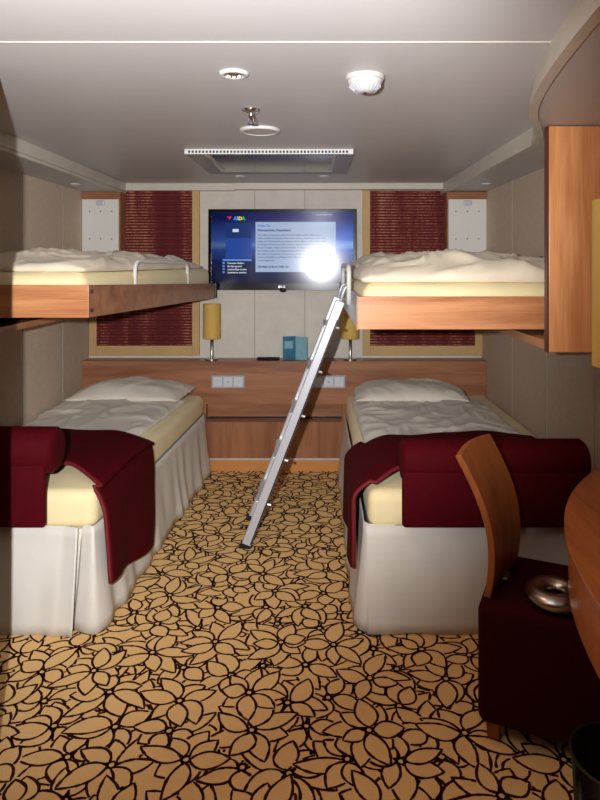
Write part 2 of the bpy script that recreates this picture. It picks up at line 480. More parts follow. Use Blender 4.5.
# ---- leaflet
t = thing('leaflet', (-.15, 4.70, .846), 'blue folded leaflet standing open on the headboard shelf', 'leaflet')
def leaf(a, b, z0, z1, th=.0018):
    a = Vector(a); b = Vector(b); n = Vector((b.y-a.y, a.x-b.x)).normalized()*th
    return prism(bmesh.new(), [tuple(a), tuple(b), tuple(b+n), tuple(a+n)], z0, z1)
obj('front_page', leaf((-.238, 4.675), (-.145, 4.71), .846, 1.02), M['card_dark'], t)
bm = leaf((-.228, 4.6765), (-.165, 4.7005), .93, .985); bmesh.ops.translate(bm, verts=bm.verts, vec=(.002, -.002, 0)); obj('picture', bm, M['card_light'], t)
obj('back_page', leaf((-.144, 4.71), (-.058, 4.67), .846, 1.018), M['card_light'], t)

# ---- television
def emis(name, col, s, rough=.14):
    m, nt, b = newmat(name); b.inputs['Base Color'].default_value = (0.004, .004, .006, 1)
    b.inputs['Emission Color'].default_value = lin(col); b.inputs['Emission Strength'].default_value = s
    b.inputs['Roughness'].default_value = rough; b.inputs['Specular IOR Level'].default_value = .35; return m
def screen_mat():
    m, nt, b = newmat('screen_sea_wallpaper'); vec = mapping(nt, (1, 1, 1))
    sep = nd(nt, 'ShaderNodeSeparateXYZ'); nt.links.new(vec, sep.inputs[0])
    mr = nd(nt, 'ShaderNodeMapRange'); mr.inputs[1].default_value = -.24; mr.inputs[2].default_value = .27
    nt.links.new(sep.outputs[2], mr.inputs[0])
    wv = nd(nt, 'ShaderNodeMath', operation='MULTIPLY_ADD'); nt.links.new(noisetex(nt, mapping(nt, (2, 1, 14)), 2, 4), wv.inputs[0]); wv.inputs[1].default_value = .12
    nt.links.new(mr.outputs[0], wv.inputs[2])
    c = ramp(nt, wv.outputs[0], [(.04, lin((6, 14, 60))), (.35, lin((14, 36, 118))), (.52, lin((60, 96, 190))), (.6, lin((120, 160, 225))), (.66, lin((70, 110, 215))), (.98, lin((10, 26, 110)))])
    mx = nd(nt, 'ShaderNodeMapRange'); mx.inputs[1].default_value = -.6; mx.inputs[2].default_value = .5; mx.inputs[3].default_value = .25; mx.inputs[4].default_value = .9
    nt.links.new(sep.outputs[0], mx.inputs[0])
    b.inputs['Base Color'].default_value = (.004, .004, .008, 1); b.inputs['Roughness'].default_value = .14; b.inputs['Specular IOR Level'].default_value = .35
    nt.links.new(c, b.inputs['Emission Color']); nt.links.new(mx.outputs[0], b.inputs['Emission Strength'])
    return m
tv = thing('television', (-.2425, 4.665, 1.662), 'flat black television showing a blue menu page, mounted on the back wall', 'television', rotz=math.radians(-1.6))
tv.rotation_euler.x = math.radians(-.5)
W2, H2 = .545, .298
bm = bmesh.new(); box(bm, -W2, W2, 0, .035, -H2, H2); obj('case', bm, M['black'], tv, local=True, bevel=.006)
bm = bmesh.new(); bz = .022
box(bm, -W2, -W2+bz, -.006, 0, -H2, H2); box(bm, W2-bz, W2, -.006, 0, -H2, H2); box(bm, -W2+bz, W2-bz, -.006, 0, H2-bz, H2); box(bm, -W2+bz, W2-bz, -.006, 0, -H2, -H2+.048)
bez = obj('bezel', bm, M['black'], tv, local=True)
scr = obj('screen', B(-W2+bz, W2-bz, -.002, 0, -H2+.048, H2-bz), screen_mat(), tv, local=True)
bm = lathe(bmesh.new(), [(0, -.02), (.02, -.016), (.026, 0), (.024, .012), (0, .014)], (0, 0, 0), 24)
for v in bm.verts: v.co = Vector((v.co.x+0.005, v.co.z*.3-.003, v.co.y*.7-H2+.002))
obj('sensor', bm, M['black'], tv, local=True, smooth=True)
text('LG', .024, M['alu'], bez, 'logo', -.005, -H2+.016, -.0068, .0006)
bm = lathe(bmesh.new(), [(0, 0), (.010, 0), (.010, .002), (0, .002)], (0, 0, 0), 20)
for v in bm.verts: v.co = Vector((v.co.x-.018, -.0065-v.co.z*.3, v.co.y-H2+.024))
obj('logo_disc', bm, M['alu'], bez, local=True)
bm = bmesh.new(); box(bm, -.12, .12, .035, .085, -.12, .12); obj('wall_bracket', bm, M['darkmetal'], tv, local=True)
Y1 = -.0026
def spanel(name, x0, x1, z0, z1, m, y=Y1, parent=scr): return obj(name, B(x0, x1, y, y+.0006, z0, z1), m, parent, local=True)
# px->local: x=(px-282)*.00735 approx, z = (250-py)*.00735
T = lambda px, py: ((px-281.5)*.00737, (249.5-py)*.00737)
def tp(name, a, b, c, d, m, y=Y1): x0, z1 = T(a, b); x1, z0 = T(c, d); return spanel(name, x0, x1, z0, z1, m, y)
E_panel = emis('screen_text_panel', (176, 196, 228), .75); E_dark = emis('screen_dark_text', (60, 74, 120), .7); E_white = emis('screen_white_text', (225, 235, 250), .8)
E_blue = emis('screen_blue_title', (60, 130, 220), .8); E_menu = emis('screen_menu_panel', (16, 24, 66), .8); E_hi = emis('screen_highlight', (90, 150, 230), .8)
tp('text_panel', 255, 222, 335, 272, E_panel)
tp('menu_photo', 225, 223, 251, 238, emis('screen_menu_photo', (24, 50, 110), .9))
tp('photo_ship', 232, 229, 238, 232, E_white, Y1-.0004)
tp('menu_column', 225, 238, 251, 258, emis('screen_menu_column', (40, 80, 170), .7))
tp('menu_list', 225, 261, 251, 273, E_menu)
tp('menu_highlight', 222, 259, 251, 261, E_hi, Y1-.0004)
for k in range(4):
    tp('menu_bullet', 222, 262+k*3.1, 224, 263.8+k*3.1, E_hi, Y1-.0004)
def ttxt(s, px, py, size, m, b=0):
    x, z = T(px, py); return text(s, size, m, scr, 'text_line', x, z, Y1-.0008, b)
ttxt('Guten Tag', 257, 226.6, .022, E_blue, .0008)
ttxt('Warnemünde, Deutschland', 257, 231.2, .022, E_dark, .0009)
body = ['Wir heißen Sie herzlich an Bord Ihres Kreuzfahrtschiffes willkommen in', 'Warnemünde und wünschen Ihnen einen schönen Aufenthalt auf der Reise.',
        'Heute von Warnemünde aus entdecken Sie das Meer und alle Häfen, bevor', 'Sie morgen früh das erste Ziel erreichen. Bitte beachten Sie die Zeiten',
        'für die Übungen an Bord und die Hinweise im Tagesprogramm, das Sie auf', 'Ihrer Kabine finden. Das Restaurant ist ab 18 Uhr für Sie geöffnet, die',
        'Bars laden am Abend zum Verweilen ein. An der Rezeption erhalten Sie', 'weitere Auskünfte zu Ausflügen und zu allen Angeboten an Bord sowie', 'zu den Liegezeiten.']
for i, s in enumerate(body): ttxt(s, 257, 235.8+i*3.15, .0165, E_dark, .0002)
ttxt('Alle Mann an Bord: 18:00 Uhr', 257, 267.5, .019, E_dark, .0009)
for i, s in enumerate(('Deutsche Abfahrt', 'Bordprogramm', 'Landausflüge buchen', 'Speisekarte ansehen')): ttxt(s, 227, 263.9+i*3.1, .017, E_white, .0005)
ttxt('Do. 28.11.2013 18:30', 316, 215.5, .013, E_white)
# red lips mark and coloured letters
bm = bmesh.new(); x, z = T(228.5, 218.3)
pts = [(-.018, .010), (-.008, .016), (0, .010), (.010, .017), (.020, .008), (.008, .002), (.002, -.012), (-.004, .002)]
prism(bm, pts, 0, .0006)
for v in bm.verts: v.co = Vector((x+v.co.x, Y1-.0004-v.co.z, z+v.co.y))
obj('red_mark', bm, emis('screen_red', (235, 40, 40), .9), scr, local=True)
for s, px, c in (('A', 233, (50, 150, 235)), ('I', 236.3, (60, 190, 230)), ('D', 237.8, (240, 210, 60)), ('A', 241.2, (60, 190, 80))):
    ttxt(s, px, 220, .036, emis('screen_letter_%s' % px, c, .9), .0022)

# ---- white corner boxes above the bunks
def corner_box(x0, x1, label, side):
    t = thing('wall_cabinet', ((x0+x1)/2, 4.73, 1.64), label, 'cabinet', 'white fronted corner boxes')
    bm = bmesh.new(); y0 = 4.64
    box(bm, x0, x1, y0, 4.765, 2.03, 2.084)
    if side < 0: box(bm, x1-.012, x1, y0, 4.765, 1.50, 2.03)
    else: box(bm, x0, x0+.012, y0, 4.765, 1.50, 2.03)
    obj('wooden_surround', bm, M['head_x'], t)
    a, b = (x0, x1-.012) if side < 0 else (x0+.012, x1)
    p = obj('white_panel', B(a, b, y0+.012, 4.76, 1.50, 2.03), M['whitemetal'], t)
    bm = bmesh.new()
    for zz in (1.74, 1.94):
        for k in range(3):
            cx = a+(b-a)*(.2+.3*k); lathe(bm, [(0, -.001), (.005, -.001), (.005, .002), (0, .002)], (0, 0, 0), 10)
            for v in bm.verts[-22:] if False else []: pass
    bm.free(); bm = bmesh.new()
    for zz in (1.74, 1.94):
        for k in range(3):
            cx = a+(b-a)*(.2+.3*k); box(bm, cx-.004, cx+.004, y0+.009, y0+.012, zz-.004, zz+.004)
    obj('screw', bm, M['darkmetal'], p)['kind'] = 'stuff'
    cx = (a+b)/2
    bm = B(cx-.03, cx+.03, y0-.012, y0+.012, 1.985, 2.02); obj('catch', bm, M['alu'], t, bevel=.006)
    return t
corner_box(XL+.002, -1.425, 'white panelled corner box above the head of the left bunk', -1)
corner_box(.965, XR-.002, 'white panelled corner box above the head of the right bunk', 1)

# ---- bunk housings (boxes on the walls the bunks fold out of)
t = thing('bunk_housing', (1.1, 2.41, 1.22), 'tall cherry wood end panel and ledge on the right wall, holding the right bunk', 'wall housing')
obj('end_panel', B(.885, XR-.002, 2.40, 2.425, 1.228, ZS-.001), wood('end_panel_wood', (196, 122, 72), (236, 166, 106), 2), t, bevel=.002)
obj('bottom_ledge', B(.90, XR-.002, 2.425, 4.20, 1.228, 1.262), M['wood_y'], t)
obj('inner_lining', B(XR-.02, XR-.002, 2.425, 4.20, 1.262, 1.60), M['housing'], t)
obj('edge_strip', B(.878, .885, 2.398, 2.427, 1.228, ZS-.001), plain('dark_wood_edge', (96, 50, 28), .4), t)
t = thing('bunk_housing', (-1.6, 2.6, 1.24), 'dark wooden ledge on the left wall under the left bunk', 'wall housing')
obj('bottom_ledge', B(XL+.002, -1.42, 2.45, 4.20, 1.245, 1.275), M['wood_y'], t)
obj('inner_lining', B(XL+.002, XL+.02, 2.45, 4.20, 1.275, 1.33), M['housing'], t)

# ---- bunks
def rail_board(a, b, th, za0, za1, zb0, zb1):
    a = Vector((*a, 0)); b = Vector((*b, 0)); n = Vector((-(b-a).y, (b-a).x, 0)).normalized()*th
    z = lambda p, h: (p.x, p.y, h)
    return hexa(bmesh.new(), [z(a, za0), z(b, zb0), z(b+n, zb0), z(a+n, za0), z(a, za1), z(b, zb1), z(b+n, zb1), z(a+n, za1)])
def mattress(quad, z0, z1, seed):
    bm = bmesh.new(); q = [Vector((*p, 0)) for p in quad]; nu, nv, nw = 16, 40, 5
    P = lambda u, v: (q[0]*(1-u)+q[1]*u)*(1-v)+(q[3]*(1-u)+q[2]*u)*v
    prism(bm, quad, z0, z1)
    return bm
# right bunk
rb = thing('bunk_bed', (.74, 3.66, 1.285), 'upper bunk folded out on the right, cherry wood edge, ladder leaning on it', 'bunk bed', 'upper bunks')
obj('foot_board', B(.178, 1.25, 2.66, 2.685, 1.287, 1.425), M['wood_x'], rb, bevel=.002)
obj('side_rail', B(.178, .200, 2.685, 4.60, 1.287, 1.425), M['alu'], rb, bevel=.002)
obj('edge_strip', B(.174, .180, 2.655, 2.687, 1.285, 1.427), M['head_x'], rb)
obj('base_board', B(.20, 1.25, 2.685, 4.60, 1.290, 1.32), M['housing'], rb)
mt = obj('mattress', mattress([(.205, 2.695), (1.24, 2.695), (1.24, 4.59), (.205, 4.59)], 1.32, 1.479, 1), M['sheet'], rb, smooth=True, bevel=.05, seg=5)
g = obj('guard_rail', tube(bmesh.new(), arch((.168, 3.15, 1.36), (.168, 3.80, 1.36), .19, .05), .012), M['white'], rb, smooth=True)
bm = bmesh.new(); box(bm, .163, .180, 3.80, 4.30, 1.36, 1.40)
obj('rail_catch', bm, M['darkmetal'], rb)
# left bunk
lb = thing('bunk_bed', (-1.3, 3.66, 1.30), 'upper bunk folded out on the left, cherry wood edge and white guard rail', 'bunk bed', 'upper bunks')
RA, RB = (-.950, 2.66), (-.722, 4.60)
obj('foot_board', B(-1.70, -.950, 2.66, 2.685, 1.336, 1.474), M['wood_x'], lb, bevel=.002)
obj('side_rail', rail_board(RA, RB, .022, 1.336, 1.474, 1.31, 1.415), M['head_x'], lb, bevel=.002)
obj('base_board', hexa(bmesh.new(), [(-1.70, 2.686, 1.34), (-.975, 2.686, 1.34), (-.75, 4.6, 1.315), (-1.70, 4.6, 1.315), (-1.70, 2.686, 1.365), (-.975, 2.686, 1.365), (-.75, 4.6, 1.345), (-1.70, 4.6, 1.345)]), M['housing'], lb)
for z in (1.365, 1.445):
    obj('screw_cap', B(-.953, -.944, 2.675, 2.70, z-.008, z+.008), M['darkmetal'], lb)
obj('end_cap', B(-.722-.012, -.722+.006, 4.585, 4.603, 1.31, 1.416), M['darkmetal'], lb)
mt = obj('mattress', mattress([(-1.695, 2.692), (-.985, 2.692), (-.757, 4.59), (-1.695, 4.59)], 1.366, 1.526, 2), M['sheet'], lb, smooth=True, bevel=.05, seg=5)
ra = Vector(RA); rbv = Vector(RB)
gp = lambda y: tuple(ra+(rbv-ra)*((y-RA[1])/(RB[1]-RA[1])))
a = gp(3.24); b = gp(4.08)
obj('guard_rail', tube(bmesh.new(), arch((a[0]-.038, a[1], 1.37), (b[0]-.038, b[1], 1.36), .205, .05), .0105), M['white'], lb, smooth=True)

# duvets on bunks
def lumpR(x, y): return .008*math.exp(-((x-.62)/.4)**2)+.016*noise.noise(Vector((x*4, y*3, 9)))
o = obj('duvet', puff([(.20, 2.74), (1.24, 2.72), (1.24, 4.50), (.21, 4.50)], 1.480, .115, 4, 90, 90, .034, 2.0, .03, lumpR), M['duvet'], smooth=True)
tag(o, 'cream rumpled duvet on the right upper bunk', 'duvet', 'duvets')
def lumpL(x, y): return .014*noise.noise(Vector((x*4, y*3, 29)))
o = obj('duvet', puff([(-1.69, 2.75), (-.99, 2.72), (-.80, 4.50), (-1.69, 4.50)], 1.527, .085, 14, 80, 90, .025, 2.0, .02, lumpL), M['duvet'], smooth=True)
tag(o, 'cream rumpled duvet on the left upper bunk', 'duvet', 'duvets')

# ---- lower beds
def skirt(path, ztop, zbot, flare, seed, amp):
    """hanging cloth following the path (xy list), outward normal to the right of travel"""
    pts = [Vector(p) for p in path]; d = [0]
    for a, b in zip(pts, pts[1:]): d.append(d[-1]+(b-a).length)
    n = int(d[-1]/.012); bm = bmesh.new(); rows = 10
    def at(s):
        for i in range(len(pts)-1):
            if s <= d[i+1]+1e-9:
                t = (s-d[i])/(d[i+1]-d[i]); return pts[i].lerp(pts[i+1], t)
        return pts[-1]
    def nrm(s):
        a = at(max(0, s-.05)); b = at(min(d[-1], s+.05)); t = (b-a).normalized(); return Vector((t.y, -t.x))
    V = []
    for i in range(n+1):
        s = d[-1]*i/n; p = at(s); nn = nrm(s); col = []
        for j in range(rows+1):
            v = j/rows
            wv = amp*(math.sin(s*23+1.5*noise.noise(Vector((s*3, seed, 0)))*3)*.6+noise.noise(Vector((s*9, v*1.2, seed)))*1.2)
            off = (flare+wv)*v**1.2
            z = ztop+(zbot-ztop)*v + (.008*noise.noise(Vector((s*4, 2, seed))) if j == rows else 0)
            q = p+nn*off; col.append(bm.verts.new((q.x, q.y, z)))
        V.append(col)
    for i in range(n):
        for j in range(rows): bm.faces.new((V[i][j], V[i+1][j], V[i+1][j+1], V[i][j+1]))
    return bm
def solid(o, th, off=-1):
    s = o.modifiers.new('solidify', 'SOLIDIFY'); s.thickness = th; s.offset = off; return o
def rounded_mattress(quad, z0, z1): return prism(bmesh.new(), quad, z0, z1)

# left bed
LQ = [(-1.705, 2.67), (-.925, 2.67), (-.81, 4.63), (-1.705, 4.63)]
bd = thing('bed', (-1.34, 3.65, 0), 'lower single bed on the left with yellow sheet and off-white skirt', 'bed', 'lower beds')
obj('bed_base', prism(bmesh.new(), [(-1.70, 2.685), (-.945, 2.685), (-.83, 4.62), (-1.70, 4.62)], FL+.001, .44), M['skirt'], bd)
obj('mattress', rounded_mattress(LQ, .44, .605), M['sheet'], bd, smooth=True, bevel=.045, seg=5)
sk = obj('bed_skirt', skirt([(-1.70, 2.68), (-1.05, 2.655), (-.985, 2.63)], .465, FL+.001, .045, 3, .008), M['skirt'], bd, smooth=True); solid(sk, .003)
sk = obj('bed_skirt', skirt([(-.99, 2.69), (-.93, 2.655), (-.915, 2.74), (-.905, 2.9), (-.805, 4.62)], .462, FL+.006, .045, 8, .013), M['skirt'], bd, smooth=True); solid(sk, .003)
# right bed
RQ = [(.225, 2.67), (1.25, 2.67), (1.25, 4.63), (.225, 4.63)]
bd = thing('bed', (.75, 3.65, 0), 'lower single bed on the right behind the chair, off-white skirt', 'bed', 'lower beds')
obj('bed_base', prism(bmesh.new(), [(.238, 2.685), (1.25, 2.685), (1.25, 4.62), (.26, 4.62)], FL+.001, .44), M['skirt'], bd)
obj('mattress', rounded_mattress(RQ, .44, .605), M['sheet'], bd, smooth=True, bevel=.045, seg=5)
sk = obj('bed_skirt', skirt([(.215, 4.62), (.210, 2.78), (.207, 2.71), (.225, 2.678), (.27, 2.672), (.34, 2.672)], .464, FL+.006, .05, 21, .008), M['skirt'], bd, smooth=True); solid(sk, .003)
sk = obj('bed_skirt', skirt([(.215, 2.652), (.40, 2.652), (1.25, 2.655)], .466, FL+.004, .035, 23, .007), M['skirt'], bd, smooth=True); solid(sk, .003)

# lower duvets and pillows
o = obj('duvet', puff([(-1.69, 3.05), (-.985, 3.15), (-.875, 4.33), (-1.69, 4.33)], .606, .045, 31, 70, 90, .018, 2.2, .02), M['duvetlow'], smooth=True)
tag(o, 'pale duvet spread on the left lower bed, under the maroon throw', 'duvet', 'duvets')
o = obj('duvet', puff([(.26, 3.0), (1.17, 3.0), (1.12, 4.33), (.25, 4.33)], .606, .052, 41, 70, 90, .020, 2.2, .02), M['duvetlow'], smooth=True)
tag(o, 'pale duvet spread on the right lower bed, under the maroon throw', 'duvet', 'duvets')
o = obj('pillow', puff([(-1.66, 4.17), (-.90, 4.14), (-.86, 4.60), (-1.60, 4.62)], .655, .10, 51, 60, 40, .016, 1.2, .01, taper=.7), M['duvetlow'], smooth=True)
tag(o, 'pale cream pillow at the head of the left lower bed', 'pillow', 'pillows')
o = obj('pillow', puff([(.26, 4.15), (1.02, 4.14), (1.04, 4.61), (.28, 4.60)], .655, .10, 61, 60, 40, .016, 1.2, .01, taper=.7), M['duvetlow'], smooth=True)
tag(o, 'pale cream pillow at the head of the right lower bed', 'pillow', 'pillows')

# ---- throws
def throw(fn, name, label, nu=70, nv=40):
    t = thing(name, fn(.3, .5), label, 'blanket', 'maroon throws')
    bm = bmesh.new(); grid(bm, nu, nv, fn)
    b = obj('cloth', bm, M['maroon'], t, smooth=True); solid(b, .012, 1)
    # piped hem all around
    pts = [fn(i/nu, 0) for i in range(nu+1)]+[fn(1, j/nv) for j in range(1, nv+1)]+[fn(1-i/nu, 1) for i in range(1, nu+1)]
    h = obj('hem', tube(bmesh.new(), [(p[0], p[1], p[2]+.002) for p in pts], .009, 8), M['piping'], b, smooth=True)
    return t
def thL(u, v):
    # u: from the wall over the aisle edge and down; v: foot -> head
    s = u*1.48            # cloth length along u
    y_n = 2.80; y_f = 3.40
    top = .80             # length lying on top
    if s < top:
        k = s/top; x = -1.70+k*(.80)
        yn = 2.86-.02*k if k < .75 else 2.845-(k-.75)*.55
        yy = yn+(y_f+(.04*math.sin(k*5)))*v-yn*v
        z = .672+.010*noise.noise(Vector((x*5, yy*5, 3)))
        if v < .2: z -= (.2-v)*.05
        if v > .9: z -= (v-.9)*.15
        x0 = -.95-.94+.0
        if k > .7: z -= (k-.7)**2*.65
        return (x+.06*v*k, yy, z)
    k = (s-top)/(1.48-top)
    yn = 2.70-.06*k; yf = 3.38-.16*k
    yy = yn+(yf-yn)*v
    xe = -.925+(yy-2.67)*.0587
    bot = .235-.10*v
    a = min(1, k*3)
    zt = .613
    z = zt-(zt-bot)*k
    x = -.945+.06*v+(xe+.012-(-.945+.06*v))*math.sin(a*PI/2)+.010*math.sin(v*9+1)*k+.050*k**.7+.010*k*(.4+noise.noise(Vector((yy*4, k*2, 8))))
    return (x, yy, z)
throw(thL, 'blanket', 'maroon throw across the left lower bed hanging far down its aisle side')
def thR(u, v):
    s = u*1.31; top = .88
    yf = 3.27
    if s < top:
        k = s/top; x = 1.10-k*.84
        yn = 2.80 if k < .8 else 2.80-(k-.8)*.5
        yy = yn+(yf-yn)*v
        z = .690+.016*noise.noise(Vector((x*5, yy*4, 13)))+.012*math.sin(x*9+1)*v
        if v > .9: z -= (v-.9)*.2
        if v < .2: z -= (.2-v)*.08
        if k > .85: z -= (k-.85)**2*1.9
        return (x, yy, z)
    k = (s-top)/(1.31-top)
    yy0 = 2.70; yy = yy0+(3.27-.02*k-yy0)*v
    a = min(1, k*4); bot = .27
    z = .65-(.65-bot)*k
    x = .26-(.26-.165)*math.sin(a*PI/2)-.012*math.sin(v*8)*k
    return (x, yy, z)
throw(thR, 'blanket', 'maroon throw across the right lower bed, partly behind the bolster')

# ---- bolster cushions at the foot of the beds
def bolster(x0, x1, fx0, fx1, label, zc=.785, r=.094):
    t = thing('bolster_cushion', ((x0+x1)/2, 2.66, .45), label, 'cushion', 'maroon foot bolsters')
    yc = 2.655; bm = bmesh.new(); n = 32; rings = []
    xs = [(x0, .0), (x0, r*.55), (x0+.004, r*.85), (x0+.02, r), ((x0*2+x1)/3, r*1.01), ((x0+x1*2)/3, r*1.01), (x1-.02, r), (x1-.004, r*.85), (x1, r*.55), (x1, 0)]
    for x, rr in xs:
        if rr == 0: rings.append([bm.verts.new((x, yc, zc))])
        else: rings.append([bm.verts.new((x, yc+rr*math.cos(2*PI*k/n)*1.0, zc+rr*math.sin(2*PI*k/n))) for k in range(n)])
    for a, b in zip(rings, rings[1:]):
        for k in range(n):
            j = (k+1) % n
            if len(a) == 1: bm.faces.new((a[0], b[j], b[k]))
            elif len(b) == 1: bm.faces.new((a[k], a[j], b[0]))
            else: bm.faces.new((a[k], a[j], b[j], b[k]))
    obj('roll', bm, M['maroon'], t, smooth=True)
    obj('hanging_panel', B(fx0, fx1, 2.572, 2.607, .488, zc-.02), M['maroon'], t, smooth=True, bevel=.015, seg=3)
    return t
bolster(.355, 1.13, .355, 1.115, 'maroon bolster cushion hanging over the foot of the right lower bed', .742, .086)
bolster(-1.70, -1.07, -1.69, -1.10, 'maroon bolster cushion hanging over the foot of the left lower bed')

# ---- ladder
lad = thing('ladder', (-.36, 3.45, 0), 'aluminium ladder leaning against the side of the right upper bunk', 'ladder')
foot = Vector((-.372, 0, FL+.012)); topp = Vector((.137, 0, 1.36)); dr = (topp-foot).normalized(); pr = Vector((-dr.z, 0, dr.x))
def lad_rail(y0, y1):
    bm = bmesh.new(); w = .026; c = []
    for p in (foot, topp):
        for s, yy in ((-1, y0), (1, y0), (1, y1), (-1, y1)):
            c.append(p+pr*w*s+Vector((0, yy, 0)))
    hexa(bm, c); return bm
for y in (3.40, 3.77):
    r_ = obj('ladder_rail', lad_rail(y, y+.026), M['alu'], lad, bevel=.006)
    bm = bmesh.new(); c = []
    for a_ in (.02, -.0):
        pass
    c = []
    p0 = foot+dr*.02; p1 = topp-dr*.10
    for p in (p0, p1):
        for s, yy in ((-.024, y-.0015), (-.017, y-.0015), (-.017, y+.001), (-.024, y+.001)): c.append(p+pr*s+Vector((0, yy, 0)))
    obj('groove', hexa(bm, c), M['darkmetal'], r_)
    bm = B(-.033, .033, y-.002, y+.028, -.02, .012)
    rot = Matrix.Rotation(math.atan2(dr.x, dr.z), 4, 'Y'); 
    for v in bm.verts: v.co = Vector((v.co.x, v.co.y, v.co.z))
    for v in bm.verts:
        q = rot @ Vector((v.co.x, 0, v.co.z)); v.co = Vector((foot.x+q.x, v.co.y, max(FL+.001, foot.z+q.z)))
    obj('rubber_foot', bm, M['darkmetal'], r_)
for k in range(5):
    p = foot+dr*(.24+k*.255); hw = .03
    bm = B(p.x-hw-.005, p.x+hw-.005, 3.427, 3.77, p.z-.012, p.z+.012)
    obj('rung', bm, M['alu'], lad, bevel=.004)
    bm = bmesh.new()
    tube(bm, [(p.x+.030, 3.412, p.z), (p.x+.048, 3.412, p.z-.004)], .007, 8); obj('rung_bolt', bm, M['alu'], lad)
for y in (3.413, 3.783):
    pts = [(.130, y, 1.33), (.150, y, 1.40), (.160, y, 1.425), (.168, y, 1.436), (.19, y, 1.438)]
    obj('hook', tube(bmesh.new(), pts, .009, 10), M['alu'], lad, smooth=True)

# ---- desk
desk_curve = smooth_curve([(1.25, 2.62), (1.10, 2.49), (.94, 2.29), (.825, 2.09), (.74, 1.87), (.69, 1.65), (.67, 1.45), (.68, 1.25), (.72, 1.05), (.78, .9)])
poly = desk_curve+[(1.25, .9)]
dk = thing('desk', (1.1, 1.7, .57), 'curved cherry wood desk with deep rounded edge at the right', 'desk')
obj('desktop', prism(bmesh.new(), poly, .735, .757), M['desk'], dk, bevel=.003)
obj('apron', prism(bmesh.new(), offset(desk_curve, -.012)+[(1.25, .9)], .565, .735), M['desk'], dk)
obj('support_panel', B(1.17, 1.25, 1.0, 2.3, FL+.001, .565), M['wood_z'], dk)
t = thing('table_lamp', (.79, 1.64, .758), 'tall mustard cylinder lamp standing on the desk at the right edge', 'lamp')
c = (.79, 1.64, .758)
obj('base', lathe(bmesh.new(), [(0, 0), (.045, 0), (.045, .01), (.012, .014), (0, .014)], c), M['steel'], t)
obj('pole', lathe(bmesh.new(), [(.011, .012), (.011, .6), (0, .6)], c, 16), M['steel'], t, smooth=True)
obj('lamp_shade', lathe(bmesh.new(), [(.066, .54), (.068, .542), (.068, .972), (.066, .974), (.064, .972), (.064, .542)], c, 48, True), M['shade'], t)

# ---- chair
ch = thing('chair', (.52, 2.04, 0), 'maroon upholstered cube chair with curved plywood back, by the desk', 'chair', rotz=math.radians(-24))
bm = B(0, .50, 0, .42, .085, .47); obj('seat', bm, M['maroond'], ch, local=True, bevel=.03, seg=4, smooth=True)
for x, y in ((.03, .03), (.45, .03), (.03, .37), (.45, .37)):
    c = [(x, y, FL+.001), (x+.035, y, FL+.001), (x+.035, y+.035, FL+.001), (x, y+.035, FL+.001), (x-.005, y-.005, .088), (x+.04, y-.005, .088), (x+.04, y+.04, .088), (x-.005, y+.04, .088)]
    obj('leg', hexa(bmesh.new(), c), M['ply'], ch, local=True)
def backf(side):
    def f(u, v):
        yy = .05+.30*u; z = .471+.455*v+.012*math.sin(PI*u)*v
        x = .025+.05*u-.012*math.sin(PI*u)-.095*v**1.2+.045*math.sin(PI*v)
        return (x, yy, z)
    return f
bm = bmesh.new(); grid(bm, 16, 20, backf(0)); b = obj('backrest', bm, M['ply'], ch, local=True, smooth=False); solid(b, .022, 0)
bv = b.modifiers.new('bevel', 'BEVEL'); bv.width = .002; bv.segments = 1; bv.limit_method = 'ANGLE'
obj('back_bracket', B(.055, .075, .17, .23, .468, .488), M['steel'], ch, local=True, bevel=.004)
# ---- steel ring on the seat
rr = []; R0, r0 = .062, .034
prof = [(R0+r0*math.cos(2*PI*k/20), r0*.8+r0*.8*math.sin(2*PI*k/20)) for k in range(20)]
o = obj('steel_ring', lathe(bmesh.new(), prof, (0, 0, 0), 48, True), M['steel'], smooth=True); o.location = (.775, 2.045, .471)
tag(o, 'thick brushed steel ring lying on the maroon chair seat', 'ring')
# ---- bin
t = thing('waste_bin', (.785, 1.62, FL), 'round black waste bin under the desk at the bottom right corner', 'bin')
obj('body', lathe(bmesh.new(), [(0, .002), (.105, .002), (.108, .01), (.122, .27), (.116, .27), (.102, .015), (0, .012)], (.785, 1.62, FL), 48), M['black'], t, smooth=True)
obj('rim', lathe(bmesh.new(), [(.123+.004*math.cos(2*PI*k/10), .272+.004*math.sin(2*PI*k/10)) for k in range(10)], (.785, 1.62, FL), 48, True), M['darkmetal'], t, smooth=True)

